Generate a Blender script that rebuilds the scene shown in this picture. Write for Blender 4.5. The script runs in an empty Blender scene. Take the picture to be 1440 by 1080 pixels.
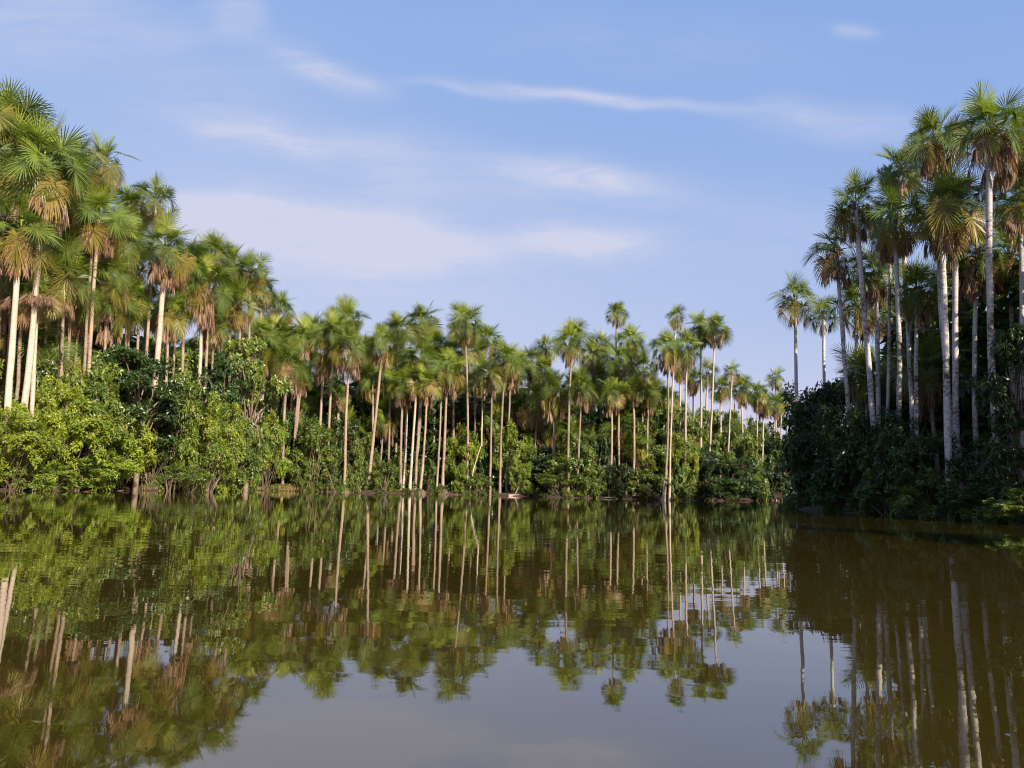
import bpy, math, random
import numpy as np
from mathutils import Vector
R_ = math.radians
C = bpy.context.scene
COL = C.collection
# ------------------------------------------------------------------ camera
FPX = 1082.0
H = 1.1
PITCH, ROLL = R_(7.6), R_(1.6)
F = Vector((0, math.cos(PITCH), math.sin(PITCH)))
U0 = Vector((0, -math.sin(PITCH), math.cos(PITCH)))
RV = Vector((1, 0, 0)) * math.cos(ROLL) + U0 * math.sin(ROLL)
UV = U0 * math.cos(ROLL) - Vector((1, 0, 0)) * math.sin(ROLL)
EYE = Vector((0, 0, H))

def ray(px, py):
    return F + RV * ((px - 720) / FPX) + UV * ((540 - py) / FPX)
def at(px, py, D):
    """point of the world on the sight line through a photo pixel, D metres ahead"""
    d = ray(px, py)
    return EYE + d * (D / d.y)
def proj(p):
    v = Vector(p) - EYE
    z = v.dot(F)
    return 720 + FPX * v.dot(RV) / z, 540 - FPX * v.dot(UV) / z
def ground_at(px, D, z=0.3):
    p = at(px, 690, D)
    for _ in range(4):
        _, py = proj((p.x, D, z))
        p = at(px, py, D)
    return Vector((p.x, D, z))

cam = bpy.data.cameras.new('camera')
co = bpy.data.objects.new('camera', cam)
COL.objects.link(co)
cam.sensor_fit = 'HORIZONTAL'; cam.sensor_width = 36; cam.lens = 36 * FPX / 1440
cam.clip_start = 0.1; cam.clip_end = 3000
from mathutils import Matrix
m = Matrix((RV, UV, -F)).transposed().to_4x4()
m.translation = EYE
co.matrix_world = m
C.camera = co

# ------------------------------------------------------------------ mesh helpers
class MB:
    def __init__(s):
        s.v = []; s.f = []; s.t = []
    def vert(s, p, t=0.0):
        s.v.append((p[0], p[1], p[2])); s.t.append(t); return len(s.v) - 1
    def tube(s, pts, rads, n=6, t=0.0):
        rings = []
        for i, p in enumerate(pts):
            a = pts[min(i + 1, len(pts) - 1)] - pts[max(i - 1, 0)]
            a = a.normalized() if a.length > 1e-9 else Vector((0, 0, 1))
            x = a.cross(Vector((0.31, 0.95, 0.05)))
            if x.length < 1e-3: x = a.cross(Vector((1, 0, 0)))
            x.normalize(); y = a.cross(x)
            rings.append([s.vert(p + (x * math.cos(2 * math.pi * k / n) + y * math.sin(2 * math.pi * k / n)) * rads[i], t) for k in range(n)])
        for i in range(len(rings) - 1):
            for k in range(n):
                s.f.append((rings[i][k], rings[i][(k + 1) % n], rings[i + 1][(k + 1) % n], rings[i + 1][k]))
        s.f.append(tuple(rings[-1]))
    def mesh(s, name, mat, smooth=False):
        me = bpy.data.meshes.new(name)
        me.from_pydata(s.v, [], s.f)
        at_ = me.attributes.new('tint', 'FLOAT', 'POINT')
        at_.data.foreach_set('value', s.t)
        me.materials.append(mat)
        if smooth:
            me.polygons.foreach_set('use_smooth', [True] * len(me.polygons))
        me.update()
        return me

def link(name, me, parent=None):
    o = bpy.data.objects.new(name, me)
    COL.objects.link(o)
    if parent: o.parent = parent
    return o
def thing(name, label, cat, loc, group=None, rz=0.0):
    o = bpy.data.objects.new(name, None)
    COL.objects.link(o)
    o.location = loc; o.rotation_euler = (0, 0, rz)
    o.empty_display_size = 0.3
    o['label'] = label; o['category'] = cat
    if group: o['group'] = group
    return o

# ------------------------------------------------------------------ materials
def nodes(name):
    m = bpy.data.materials.new(name); m.use_nodes = True
    nt = m.node_tree
    for n in list(nt.nodes): nt.nodes.remove(n)
    out = nt.nodes.new('ShaderNodeOutputMaterial')
    return m, nt, out
def N(nt, t, **kw):
    n = nt.nodes.new(t)
    for k, v in kw.items(): setattr(n, k, v)
    return n
def ramp(nt, fac, stops):
    r = N(nt, 'ShaderNodeValToRGB')
    e = r.color_ramp.elements
    e[0].position, e[0].color = stops[0][0], (*stops[0][1], 1)
    e[1].position, e[1].color = stops[-1][0], (*stops[-1][1], 1)
    for p, c in stops[1:-1]:
        x = e.new(p); x.color = (*c, 1)
    nt.links.new(fac, r.inputs[0])
    return r.outputs[0]
def mth(nt, op, a, b=None):
    n = N(nt, 'ShaderNodeMath', operation=op)
    for i, x in enumerate((a, b)):
        if x is None: continue
        if isinstance(x, (int, float)): n.inputs[i].default_value = x
        else: nt.links.new(x, n.inputs[i])
    return n.outputs[0]

def leaf_mat(name, stops, rough=0.45, trans=0.3, obj_var=0.12, spec=0.4):
    m, nt, out = nodes(name)
    a = N(nt, 'ShaderNodeAttribute', attribute_name='tint')
    oi = N(nt, 'ShaderNodeObjectInfo')
    f = mth(nt, 'ADD', a.outputs['Fac'], mth(nt, 'MULTIPLY', mth(nt, 'SUBTRACT', oi.outputs['Random'], 0.5), obj_var * 2))
    col = ramp(nt, f, stops)
    hs = N(nt, 'ShaderNodeHueSaturation')
    nt.links.new(col, hs.inputs['Color'])
    r2 = mth(nt, 'FRACT', mth(nt, 'MULTIPLY', oi.outputs['Random'], 7.31))
    nt.links.new(mth(nt, 'ADD', 0.82, mth(nt, 'MULTIPLY', r2, 0.36)), hs.inputs['Value'])
    col = hs.outputs[0]
    b = N(nt, 'ShaderNodeBsdfPrincipled')
    nt.links.new(col, b.inputs['Base Color'])
    b.inputs['Roughness'].default_value = rough
    b.inputs['Specular IOR Level'].default_value = spec
    tr = N(nt, 'ShaderNodeBsdfTranslucent')
    mixc = N(nt, 'ShaderNodeMixRGB', blend_type='MULTIPLY'); mixc.inputs[0].default_value = 1
    nt.links.new(col, mixc.inputs[1]); mixc.inputs[2].default_value = (1.25, 1.3, 0.6, 1)
    nt.links.new(mixc.outputs[0], tr.inputs[0])
    mx = N(nt, 'ShaderNodeMixShader'); mx.inputs[0].default_value = trans
    nt.links.new(b.outputs[0], mx.inputs[1]); nt.links.new(tr.outputs[0], mx.inputs[2])
    nt.links.new(mx.outputs[0], out.inputs[0])
    return m

M_FROND = leaf_mat('palm_leaf', [(0.0, (0.27, 0.31, 0.04)), (0.22, (0.145, 0.20, 0.025)), (0.45, (0.08, 0.125, 0.024)),
                                 (0.62, (0.105, 0.13, 0.026)), (0.76, (0.21, 0.185, 0.03)), (0.9, (0.25, 0.18, 0.06)), (1.0, (0.24, 0.15, 0.08))], 0.42, 0.3, 0.07, 0.35)
M_DEAD = leaf_mat('dead_palm_leaf', [(0.0, (0.30, 0.225, 0.175)), (0.35, (0.28, 0.185, 0.125)), (0.65, (0.22, 0.125, 0.075)), (1.0, (0.12, 0.08, 0.06))], 0.7, 0.2, 0.12, 0.2)
M_BRIGHT = leaf_mat('bright_shrub_leaf', [(0.0, (0.33, 0.36, 0.035)), (0.45, (0.20, 0.275, 0.03)), (0.8, (0.10, 0.18, 0.03)), (1.0, (0.30, 0.24, 0.05))], 0.4, 0.35, 0.1)
M_GREEN = leaf_mat('shrub_leaf', [(0.0, (0.20, 0.235, 0.03)), (0.45, (0.11, 0.165, 0.027)), (0.8, (0.06, 0.105, 0.025)), (1.0, (0.24, 0.18, 0.05))], 0.38, 0.3, 0.14, 0.5)
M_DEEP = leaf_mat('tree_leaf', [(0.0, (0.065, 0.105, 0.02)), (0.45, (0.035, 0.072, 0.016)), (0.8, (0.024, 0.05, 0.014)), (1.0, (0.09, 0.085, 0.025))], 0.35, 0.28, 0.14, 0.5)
M_DRY = leaf_mat('dry_grass', [(0.0, (0.34, 0.26, 0.13)), (0.6, (0.22, 0.17, 0.07)), (1.0, (0.11, 0.14, 0.03))], 0.7, 0.2, 0.1, 0.2)

def bark_mat(name, pale, mid, dark, lo, hi, obj_lo=0.8, clean=0.0):
    m, nt, out = nodes(name)
    g = N(nt, 'ShaderNodeTexCoord')
    oi = N(nt, 'ShaderNodeObjectInfo')
    off = N(nt, 'ShaderNodeVectorMath', operation='ADD')
    nt.links.new(g.outputs['Object'], off.inputs[0])
    sc = N(nt, 'ShaderNodeVectorMath', operation='SCALE'); sc.inputs['Scale'].default_value = 1
    cmb = N(nt, 'ShaderNodeCombineXYZ')
    for k in range(3): nt.links.new(mth(nt, 'MULTIPLY', oi.outputs['Random'], 37.0 * (k + 1)), cmb.inputs[k])
    nt.links.new(cmb.outputs[0], off.inputs[1])
    mp = N(nt, 'ShaderNodeMapping'); mp.inputs['Scale'].default_value = (1, 1, 1.6)
    nt.links.new(off.outputs[0], mp.inputs[0])
    n1 = N(nt, 'ShaderNodeTexNoise'); n1.inputs['Scale'].default_value = 4.5; n1.inputs['Detail'].default_value = 6; n1.inputs['Roughness'].default_value = 0.65
    nt.links.new(mp.outputs[0], n1.inputs['Vector'])
    n2 = N(nt, 'ShaderNodeTexNoise'); n2.inputs['Scale'].default_value = 0.45; n2.inputs['Detail'].default_value = 3
    nt.links.new(off.outputs[0], n2.inputs['Vector'])
    f = mth(nt, 'ADD', mth(nt, 'MULTIPLY', n1.outputs[0], 0.6), mth(nt, 'MULTIPLY', n2.outputs[0], 0.4))
    if clean:      # lichen thins out up the stem
        sz = N(nt, 'ShaderNodeSeparateXYZ'); nt.links.new(g.outputs['Object'], sz.inputs[0])
        up = mth(nt, 'MINIMUM', mth(nt, 'MULTIPLY', mth(nt, 'MAXIMUM', mth(nt, 'SUBTRACT', sz.outputs[2], 3.0), 0), clean / 10), clean)
        f = mth(nt, 'ADD', f, up)
    col = ramp(nt, f, [(lo, dark), ((lo * .5 + hi * .5), mid), (hi, pale)])
    hs = N(nt, 'ShaderNodeHueSaturation'); nt.links.new(col, hs.inputs['Color'])
    nt.links.new(mth(nt, 'ADD', obj_lo, mth(nt, 'MULTIPLY', oi.outputs['Random'], 1.12 - obj_lo)), hs.inputs['Value'])
    # leaf-scar rings round the stem
    wv = N(nt, 'ShaderNodeTexWave', wave_type='BANDS', bands_direction='Z'); wv.inputs['Scale'].default_value = 1.6
    wv.inputs['Distortion'].default_value = 5.0; wv.inputs['Detail'].default_value = 2
    nt.links.new(off.outputs[0], wv.inputs['Vector'])
    mx = N(nt, 'ShaderNodeMixRGB', blend_type='MULTIPLY'); mx.inputs[0].default_value = 1
    nt.links.new(hs.outputs[0], mx.inputs[1])
    nt.links.new(ramp(nt, wv.outputs[0], [(0.0, (0.86, 0.85, 0.84)), (0.18, (1, 1, 1)), (1.0, (1, 1, 1))]), mx.inputs[2])
    b = N(nt, 'ShaderNodeBsdfPrincipled'); b.inputs['Roughness'].default_value = 0.85; b.inputs['Specular IOR Level'].default_value = 0.2
    nt.links.new(mx.outputs[0], b.inputs['Base Color'])
    bp = N(nt, 'ShaderNodeBump'); bp.inputs['Strength'].default_value = 0.5; bp.inputs['Distance'].default_value = 0.03
    nt.links.new(f, bp.inputs['Height']); nt.links.new(bp.outputs[0], b.inputs['Normal'])
    nt.links.new(b.outputs[0], out.inputs[0])
    return m
M_TRUNK = bark_mat('palm_bark', (0.34, 0.265, 0.21), (0.25, 0.185, 0.145), (0.12, 0.085, 0.065), 0.34, 0.6)
M_PALE = bark_mat('pale_palm_bark', (0.42, 0.365, 0.30), (0.34, 0.29, 0.23), (0.17, 0.135, 0.10), 0.32, 0.55, 0.95)
M_LICHEN = bark_mat('lichened_palm_bark', (0.48, 0.455, 0.43), (0.31, 0.275, 0.25), (0.06, 0.045, 0.038), 0.42, 0.57, 0.85, 0.055)
M_WOOD = bark_mat('branch_bark', (0.20, 0.16, 0.12), (0.12, 0.09, 0.065), (0.055, 0.04, 0.03), 0.35, 0.62, 0.7)

# ------------------------------------------------------------------ palm parts
def fan_leaf(mb, org, az, el, plen, blade, nseg, tint, droop, rng, spread=2.7, hang=0.25, fold=0.25, wid=0.058, prad=0.03, pitch=0.0, roll=0.0):
    d = Vector((math.cos(el) * math.cos(az), math.cos(el) * math.sin(az), math.sin(el)))
    pts = [org.copy()]; p = org.copy(); t = d.copy()
    for k in range(4):
        t = (t + Vector((0, 0, -droop * (k + 1) * 0.25))).normalized()
        p = p + t * (plen / 4); pts.append(p.copy())
    mb.tube(pts, [prad, prad * .85, prad * .7, prad * .6, prad * .45], 4, min(1, tint * 0.5 + 0.3))
    side = t.cross(Vector((0, 0, 1)))
    if side.length < 0.05: side = Vector((math.sin(az), -math.cos(az), 0))
    side.normalize(); nrm = side.cross(t).normalized()
    # the fan itself nods below the stalk and is twisted to one side
    t = (t * math.cos(pitch) - nrm * math.sin(pitch)).normalized()
    nrm = side.cross(t).normalized()
    side, nrm = side * math.cos(roll) + nrm * math.sin(roll), nrm * math.cos(roll) - side * math.sin(roll)
    costa = blade * 0.28
    ct = (t + Vector((0, 0, -hang))).normalized()
    for k in range(nseg):
        a = -spread + 2 * spread * (k + 0.5) / nseg + rng.uniform(-0.03, 0.03)
        ca, sa = math.cos(a), math.sin(a)
        o = p + ct * costa * max(0.0, ca) ** 1.5
        dr = (t * ca + side * sa + nrm * fold * (abs(sa) - 0.25)).normalized()
        L = blade * (0.74 + 0.26 * ca * (ca > 0) + rng.uniform(-0.08, 0.05)) * (0.8 if ca < -0.4 else 1)
        w = wid * (1 + rng.uniform(-.2, .2))
        wd = dr.cross(nrm).normalized()
        wd = (wd + nrm * rng.uniform(-0.45, 0.45)).normalized()
        tt = min(1.0, max(0.0, tint + rng.uniform(-0.07, 0.07)))
        a0 = mb.vert(o + wd * .012, tt); b0 = mb.vert(o - wd * .012, tt)
        q = o; dd = dr.copy()
        hh = hang * (0.8 + rng.random() * 0.5)
        prev = (a0, b0)
        for j, (fr, ww) in enumerate(((0.38, 1.0), (0.34, 0.8))):
            dd = (dd + Vector((0, 0, -hh * (0.35 + j * 0.7)))).normalized()
            q = q + dd * L * fr
            a1 = mb.vert(q + wd * w * .5 * ww, tt); b1 = mb.vert(q - wd * w * .5 * ww, tt)
            mb.f.append((prev[0], prev[1], b1, a1)); prev = (a1, b1)
        dd = (dd + Vector((0, 0, -hh * 1.6))).normalized()
        e = mb.vert(q + dd * L * 0.30, min(1, tt + 0.07))
        mb.f.append((prev[0], prev[1], e))

def crown_mesh(seed, nleaf, age=0.0, lowest=-38, nseg=40, blade=1.3, pet=1.1):
    rng = random.Random(seed); mb = MB()
    az = rng.uniform(0, 6.28); wa = rng.uniform(0, 6.28); wl = rng.uniform(4, 16)
    for i in range(nleaf):
        f = i / (nleaf - 1)
        az += 2.39996 + rng.uniform(-0.5, 0.5)
        el = R_(82 - (82 - lowest) * f + rng.uniform(-13, 13) + wl * math.cos(az - wa) * min(1, f * 2.5))
        broken = f > .15 and rng.random() < .16
        tint = 0.14 + 0.36 * min(1, f * 1.4) + age * (0.3 + 0.7 * f) + rng.uniform(-0.1, 0.1)
        if f > 0.66: tint += (f - 0.66) * 0.8 + (rng.random() < .33) * 0.16
        if broken: tint += .14
        s = 0.85 + 0.15 * min(1, f * 3) + rng.uniform(-.1, .1)
        fan_leaf(mb, Vector((0, 0, 0.25 - 0.4 * f)) + Vector((math.cos(az), math.sin(az), 0)) * 0.1, az, el,
                 pet * s * rng.uniform(.66, 1.25), blade * s * rng.uniform(.88, 1.08), nseg, tint, 0.05 + 0.2 * f,
                 rng, hang=0.06 + 0.15 * f + (0.25 if f > .8 else 0), fold=rng.uniform(.0, .4), wid=rng.uniform(.044, .058),
                 pitch=R_(8 + 58 * f + rng.uniform(-15, 15) + (rng.uniform(25, 60) if broken else 0)), roll=rng.uniform(-.9, .9))
    # the unopened spear leaf
    mb.tube([Vector((0, 0, .2)), Vector((.03, .02, 1.1)), Vector((.1, .05, 1.9))], [.05, .04, .006], 5, 0.1)
    return mb.mesh('crown', M_FROND)

def skirt_mesh(seed, n, spread=0.35, longp=0.9, mound=False):
    rng = random.Random(seed); mb = MB()
    for i in range(n):
        az = rng.uniform(0, 6.28)
        e = rng.uniform(-0.25, 0.35) if not mound else rng.uniform(0.2, 0.9)
        z0 = rng.uniform(-0.75, 0.0)
        org = Vector((math.cos(az) * .12, math.sin(az) * .12, z0))
        out = rng.uniform(.25, .6) * spread / .35
        dn = rng.uniform(.35, 1.0) * longp
        d = Vector((math.cos(az), math.sin(az), 0))
        pts = [org, org + d * out * .6 + Vector((0, 0, .12 + e * .3)), org + d * out + Vector((0, 0, -dn * .4)), org + d * (out * .95) + Vector((0, 0, -dn))]
        if mound:
            pts = [org, org + d * out * .7 + Vector((0, 0, .5)), org + d * out * 1.5 + Vector((0, 0, .55)), org + d * out * 2.1 + Vector((0, 0, .25))]
        tint = rng.uniform(0.05, 0.85)
        mb.tube(pts, [.03, .024, .02, .016], 4, tint)
        p = pts[-1]
        sd = Vector((-d.y, d.x, 0))
        ns = 30 if not mound else 70
        B = rng.uniform(.85, 1.25) * (1.5 if mound else 1)
        for k in range(ns):
            a = rng.uniform(-1, 1); b = rng.uniform(-1, 1)
            q = p + sd * a * .06
            dd = (d * (0.10 * b + 0.15 * rng.random()) + sd * a * (0.22 + .12 * rng.random()) + Vector((0, 0, -1))).normalized()
            if mound: dd = (d * rng.uniform(-.2, .9) + sd * a * .8 + Vector((0, 0, .15))).normalized()
            w = .05 * rng.uniform(.6, 1.2); L = B * rng.uniform(.6, 1.05)
            wd = dd.cross(Vector((rng.uniform(-1, 1), rng.uniform(-1, 1), .2))).normalized()
            tt = min(1, max(0, tint + rng.uniform(-.18, .18)))
            pr = (mb.vert(q + wd * .012, tt), mb.vert(q - wd * .012, tt))
            for j, fr in enumerate((.35, .4)):
                q = q + dd * L * fr
                dd = (dd + Vector((rng.uniform(-.08, .08), rng.uniform(-.08, .08), -.25 if not mound else -1.2))).normalized()
                nx = (mb.vert(q + wd * w * .5, tt), mb.vert(q - wd * w * .5, tt))
                mb.f.append((pr[0], pr[1], nx[1], nx[0])); pr = nx
            e_ = mb.vert(q + dd * L * .3, tt)
            mb.f.append((pr[0], pr[1], e_))
    # stubs of old leaf bases round the stem top
    for i in range(max(4, n)):
        az = rng.uniform(0, 6.28); z0 = rng.uniform(-.7, .1)
        d = Vector((math.cos(az), math.sin(az), 0))
        mb.tube([d * .1 + Vector((0, 0, z0)), d * .2 + Vector((0, 0, z0 + .25)), d * .27 + Vector((0, 0, z0 + .5))], [.05, .04, .03], 4, 0.8)
    return mb.mesh('dead_fronds', M_DEAD)

CROWNS = {
    'full': [crown_mesh(11 + i, 30, 0.0) for i in range(8)],
    'yellow': [crown_mesh(31 + i, 26, 0.12, -50) for i in range(5)],
    'dark': [crown_mesh(41 + i, 28, 0.06, -45) for i in range(5)],
    'sparse': [crown_mesh(51 + i, 16, 0.04, -32) for i in range(3)],
    'young': [crown_mesh(61 + i, 20, -0.08, -12) for i in range(2)],
    'ragged': [crown_mesh(71 + i, 22, 0.16, -60, pet=1.25) for i in range(2)],
}
SKIRTS = {1: [skirt_mesh(101 + i, 5, .5, 1.2) for i in range(4)], 2: [skirt_mesh(111 + i, 11, .42, 1.05) for i in range(4)],
          3: [skirt_mesh(121 + i, 20, .55, 1.25) for i in range(4)], 9: [skirt_mesh(131, 26, .55, 1, True)]}

def rosette(mb, p, ax, rng, n, ll, tint):
    ax = ax.normalized()
    x = ax.cross(Vector((rng.uniform(-1, 1), rng.uniform(-1, 1), rng.uniform(-1, 1)))).normalized(); y = ax.cross(x)
    a0 = rng.uniform(0, 6.28)
    for k in range(n):
        a = a0 + k * 2.4
        lift = rng.uniform(.1, .9)
        d = (x * math.cos(a) + y * math.sin(a) + ax * lift).normalized()
        l = ll * rng.uniform(.65, 1.15)
        sd = d.cross(ax).normalized() * l * .23
        tt = min(1, max(0, tint + rng.uniform(-.12, .12)))
        o = p + ax * rng.uniform(-.12, .1) * 1.3
        up = d.cross(sd).normalized() * l * .06
        m1 = o + d * l * .5
        i0 = mb.vert(o, tt); i1 = mb.vert(m1 + sd - up, tt); i2 = mb.vert(o + d * l + Vector((0, 0, -.15 * l)), tt); i3 = mb.vert(m1 - sd - up, tt); i4 = mb.vert(m1 + up, tt)
        mb.f += [(i0, i1, i4), (i1, i2, i4), (i2, i3, i4), (i3, i0, i4)]

RNG = random.Random(5)
def palm(base, top, label, R=2.3, style='full', skirt=1, bark=None, rad=None, group=None, flare=True):
    o = thing('palm_tree', label, 'palm tree', base, group)
    v = top - base
    hgt = v.length
    r0 = rad or RNG.uniform(.145, .175)
    mb = MB(); pts = []; rr = []
    n = 12
    bow = Vector((RNG.uniform(-1, 1), RNG.uniform(-1, 1), 0)) * hgt * 0.014
    for i in range(n + 1):
        f = i / n
        pts.append(v * f + bow * math.sin(math.pi * f) + Vector((RNG.uniform(-.02, .02), RNG.uniform(-.02, .02), 0)))
        rr.append(r0 * (1.0 + (.35 * (1 - f) ** 12 if flare else 0) - .22 * f) * RNG.uniform(.93, 1.07))
    pts[0].z -= 0.5
    rr[-1] *= .9
    mb.tube(pts, rr, 9)
    link('trunk', mb.mesh('trunk', bark or M_TRUNK, True), o)
    s = R * 1.13 / 2.3
    c = link('crown', RNG.choice(CROWNS[style]), o)
    ax = v.normalized()
    c.location = v
    c.rotation_euler = (-ax.y * 0.8, ax.x * 0.8, RNG.uniform(0, 6.28))
    c.scale = (s, s, s * RNG.uniform(.94, 1.06))
    if 'vine' in label or (group is None and RNG.random() < .1):
        vb = MB(); vr = random.Random(int(base.x * 97 + base.y * 31))
        z1 = vr.uniform(.3, .6); zz = 0.04; a = vr.uniform(0, 6.28); path = []
        while zz < z1:
            p = v * zz + bow * math.sin(math.pi * zz) + Vector((math.cos(a), math.sin(a), 0)) * r0 * 1.05
            path.append(p)
            for _ in range(2 if vr.random() < .6 else 0):
                rosette(vb, p + Vector((vr.uniform(-.25, .25), vr.uniform(-.25, .25), vr.uniform(-.3, .3))), Vector((math.cos(a), math.sin(a), .4)), vr, vr.randint(4, 7), .22, vr.uniform(.2, .7))
            zz += .35 / hgt; a += vr.uniform(-.3, .6)
        if len(path) > 2: link('vine', vb.mesh('vine', M_GREEN), o)
    if skirt:
        k = link('dead_fronds', RNG.choice(SKIRTS[skirt]), o)
        k.location = v - ax * 0.15 * s
        k.rotation_euler = (0, 0, RNG.uniform(0, 6.28))
        ks = s * RNG.uniform(.85, 1.1); k.scale = (ks, ks, ks)
    return o

LAKE = [(-35, -70), (-33, 20), (-31.5, 40), (-30, 50), (-28.5, 60), (-27.5, 70), (-26, 79), (-22, 82.5), (-17, 83), (-12, 87.5), (-6, 90), (-2, 92), (3, 91.5),
        (7, 91), (12, 94), (18, 94), (22, 97), (27, 103), (32, 109), (38, 119), (46, 136), (58, 158), (72, 170), (76, 160), (64, 140), (50, 114), (38, 92), (29, 77),
        (23.5, 66), (21.8, 60), (22.2, 54), (23, 47), (23.2, 41), (23.6, 35), (24.5, 20), (26, 0), (27, -70)]
LP = np.array(LAKE, float)
def lake_dist(X, Y):
    """signed distance to the shoreline, positive on land"""
    d = np.full(X.shape, 1e9); inside = np.zeros(X.shape, bool)
    n = len(LP)
    for i in range(n):
        a = LP[i]; b = LP[(i + 1) % n]
        e = b - a; wx = X - a[0]; wy = Y - a[1]
        t = np.clip((wx * e[0] + wy * e[1]) / (e @ e), 0, 1)
        d = np.minimum(d, np.hypot(wx - e[0] * t, wy - e[1] * t))
        c = ((a[1] <= Y) & (b[1] > Y)) | ((b[1] <= Y) & (a[1] > Y))
        with np.errstate(divide='ignore', invalid='ignore'):
            xi = a[0] + (Y - a[1]) / (b[1] - a[1]) * e[0]
        inside ^= c & (X < xi)
    return np.where(inside, -d, d)
def ldist(x, y):
    best = 1e18; ins = False; n = len(LAKE)
    for i in range(n):
        ax, ay = LAKE[i]; bx, by = LAKE[(i + 1) % n]
        ex, ey = bx - ax, by - ay; wx, wy = x - ax, y - ay
        t = max(0.0, min(1.0, (wx * ex + wy * ey) / (ex * ex + ey * ey)))
        q = (wx - ex * t) ** 2 + (wy - ey * t) ** 2
        if q < best: best = q
        if (ay <= y) != (by <= y) and x < ax + (y - ay) / (by - ay) * ex: ins = not ins
    return -math.sqrt(best) if ins else math.sqrt(best)

SHORE = {}
def shore_D(px):
    k = round(px)
    if k in SHORE: return SHORE[k]
    D = 20.0
    d = ray(px, 690)
    while D < 170 and ldist(d.x / d.y * D, D) <= 0: D += .25
    SHORE[k] = D
    return D
def P(cx, cy, bx, D, label, R=2.3, style='full', skirt=1, bark=None, rad=None, dz=0.0):
    D = max(D, shore_D(bx) + (2.2 if bx < 330 else .35))
    b = ground_at(bx, D, 0.2)
    t = at(cx, cy, D + dz) + Vector((0, 0, R * .2))
    return palm(b, t, label, R, style, skirt, bark, rad)

L = M_LICHEN; W = M_PALE
P(88, 405, 78, shore_D(78) + 3.6, 'low palm with fans just above the olive growth right of the rusty mound', 2.6, 'full', 2, None, .14)
P(158, 442, 150, shore_D(150) + 4.4, 'low palm with fans brushing the top of the dark broadleaf tree', 2.4, 'full', 2, None, .14)
P(236, 452, 226, shore_D(226) + 3.2, 'short palm with fresh fans between the shaggy stem and the brown ruffed trunk', 2.3, 'young', 2, None, .14)
P(300, 462, 292, shore_D(292) + 3.5, 'short palm with olive fans right of the brown ruffed trunk', 2.2, 'yellow', 2, None, .14)
P(124, 418, 112, shore_D(112) + 6.5, 'low palm with dim fans behind the wide striped fan', 2.5, 'dark', 3, None, .14)
P(30, 232, 2, shore_D(2) + 4.5, 'tall green palm squeezed between the two highest left-hand crowns', 3.0, 'full', 2, None, .135)
P(104, 250, 84, shore_D(84) + 5.3, 'yellow green palm under the right shoulder of the biggest left-hand crown', 2.7, 'yellow', 3, None, .135)
P(128, 352, 110, shore_D(110) + 7.1, 'palm with pinkish dead fans below the small red-centred palm', 2.5, 'ragged', 3, None, .135)
P(70, 362, 52, shore_D(52) + 5.5, 'palm with long stiff green fans right of the two pale trunks', 2.6, 'full', 2, None, .135)
P(150, 405, 134, shore_D(134) + 4.5, 'low palm with a wide striped fan above the olive shrub', 2.5, 'yellow', 1, None, .135)
P(196, 385, 184, shore_D(184) + 6.7, 'palm with dark fans left of the shaggy stemmed palm', 2.4, 'dark', 2, None, .135)
P(250, 428, 240, shore_D(240) + 5.5, 'low green palm right of the shaggy stemmed palm', 2.3, 'full', 2, None, .135)
P(30, 405, 12, shore_D(12) + 4.5, 'low palm with tan fans drooping between the two pale trunks', 2.2, 'yellow', 3, None, .135)
P(205, 440, 196, shore_D(196) + 7.0, 'low yellow palm at the foot of the shaggy stem', 1.9, 'yellow', 1, None, .135)
P(110, 440, 94, shore_D(94) + 6.5, 'low palm with dark fans over the olive thin leaved shrub', 2.2, 'dark', 2, None, .135)
# ---------------------------------------------------------------- left bank palms
P(2, 194, -22, shore_D(-22) + 5.9, 'big green palm cut by the left edge of the photo, highest crown there', 3.2, 'full', 2, None, .135)
P(60, 250, 20, 50, 'big full palm on the right-hand of two pale trunks at the left edge', 3.3, 'full', 3, W, .22)
P(27, 338, 3, 48, 'palm with yellow drooping fans on the left-hand of two pale trunks', 2.7, 'yellow', 2, W, .23)
P(92, 292, 66, shore_D(66) + 5.9, 'palm with bright fans below the biggest left-hand crown', 2.6, 'full', 2, None, .135)
P(143, 240, 116, 57, 'small palm with a reddish centre alone against the sky on the left bank', 1.95, 'ragged', 1, None, .13)
P(184, 308, 170, shore_D(170) + 7.3, 'dark shadowy palm between two taller left-bank palms', 2.5, 'dark', 2, None, .135)
P(219, 291, 196, shore_D(196) + 4.8, 'palm with an orange centre standing out on the left skyline', 2.0, 'ragged', 1, None, .135)
P(232, 362, 203, 57, 'palm with a thick shaggy stem wrapped in grey dead fronds', 2.6, 'yellow', 3, W, .26)
P(160, 345, 140, shore_D(140) + 5.5, 'palm with light green fans in the thick of the left bank', 2.5, 'full', 1, None, .135)
P(106, 388, 84, shore_D(84) + 6.7, 'low palm whose wide fans spread over the left shrubs', 2.6, 'dark', 1, None, .135)
P(180, 425, 172, shore_D(172) + 4.5, 'low yellowish palm just above the dark broadleaf tree', 2.0, 'yellow', 2, None, .135)
P(8, 300, -8, shore_D(-8) + 7.1, 'half hidden palm behind the two pale trunks at left edge', 2.4, 'full', 1, None, .135)
P(52, 430, 45, 51.5, 'palm collapsed into a rusty mound of dead fronds behind pale trunks', 1.6, 'ragged', 9, W)
P(138, 318, 122, shore_D(122) + 2.2, 'palm with pink brown dead fan hanging beside the small red-centred palm', 2.6, 'yellow', 3, None, .15)
P(283, 412, 270, 64, 'palm with a brown ruff above a clear pale trunk on the left bank', 2.9, 'yellow', 3, W, .19)
P(262, 380, 255, 69, 'green palm leaning out over the brown ruffed one', 2.4, 'full', 1)
P(296, 372, 290, 72, 'first of the green crowns on the slope of the left skyline', 2.5, 'full', 1)
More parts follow.
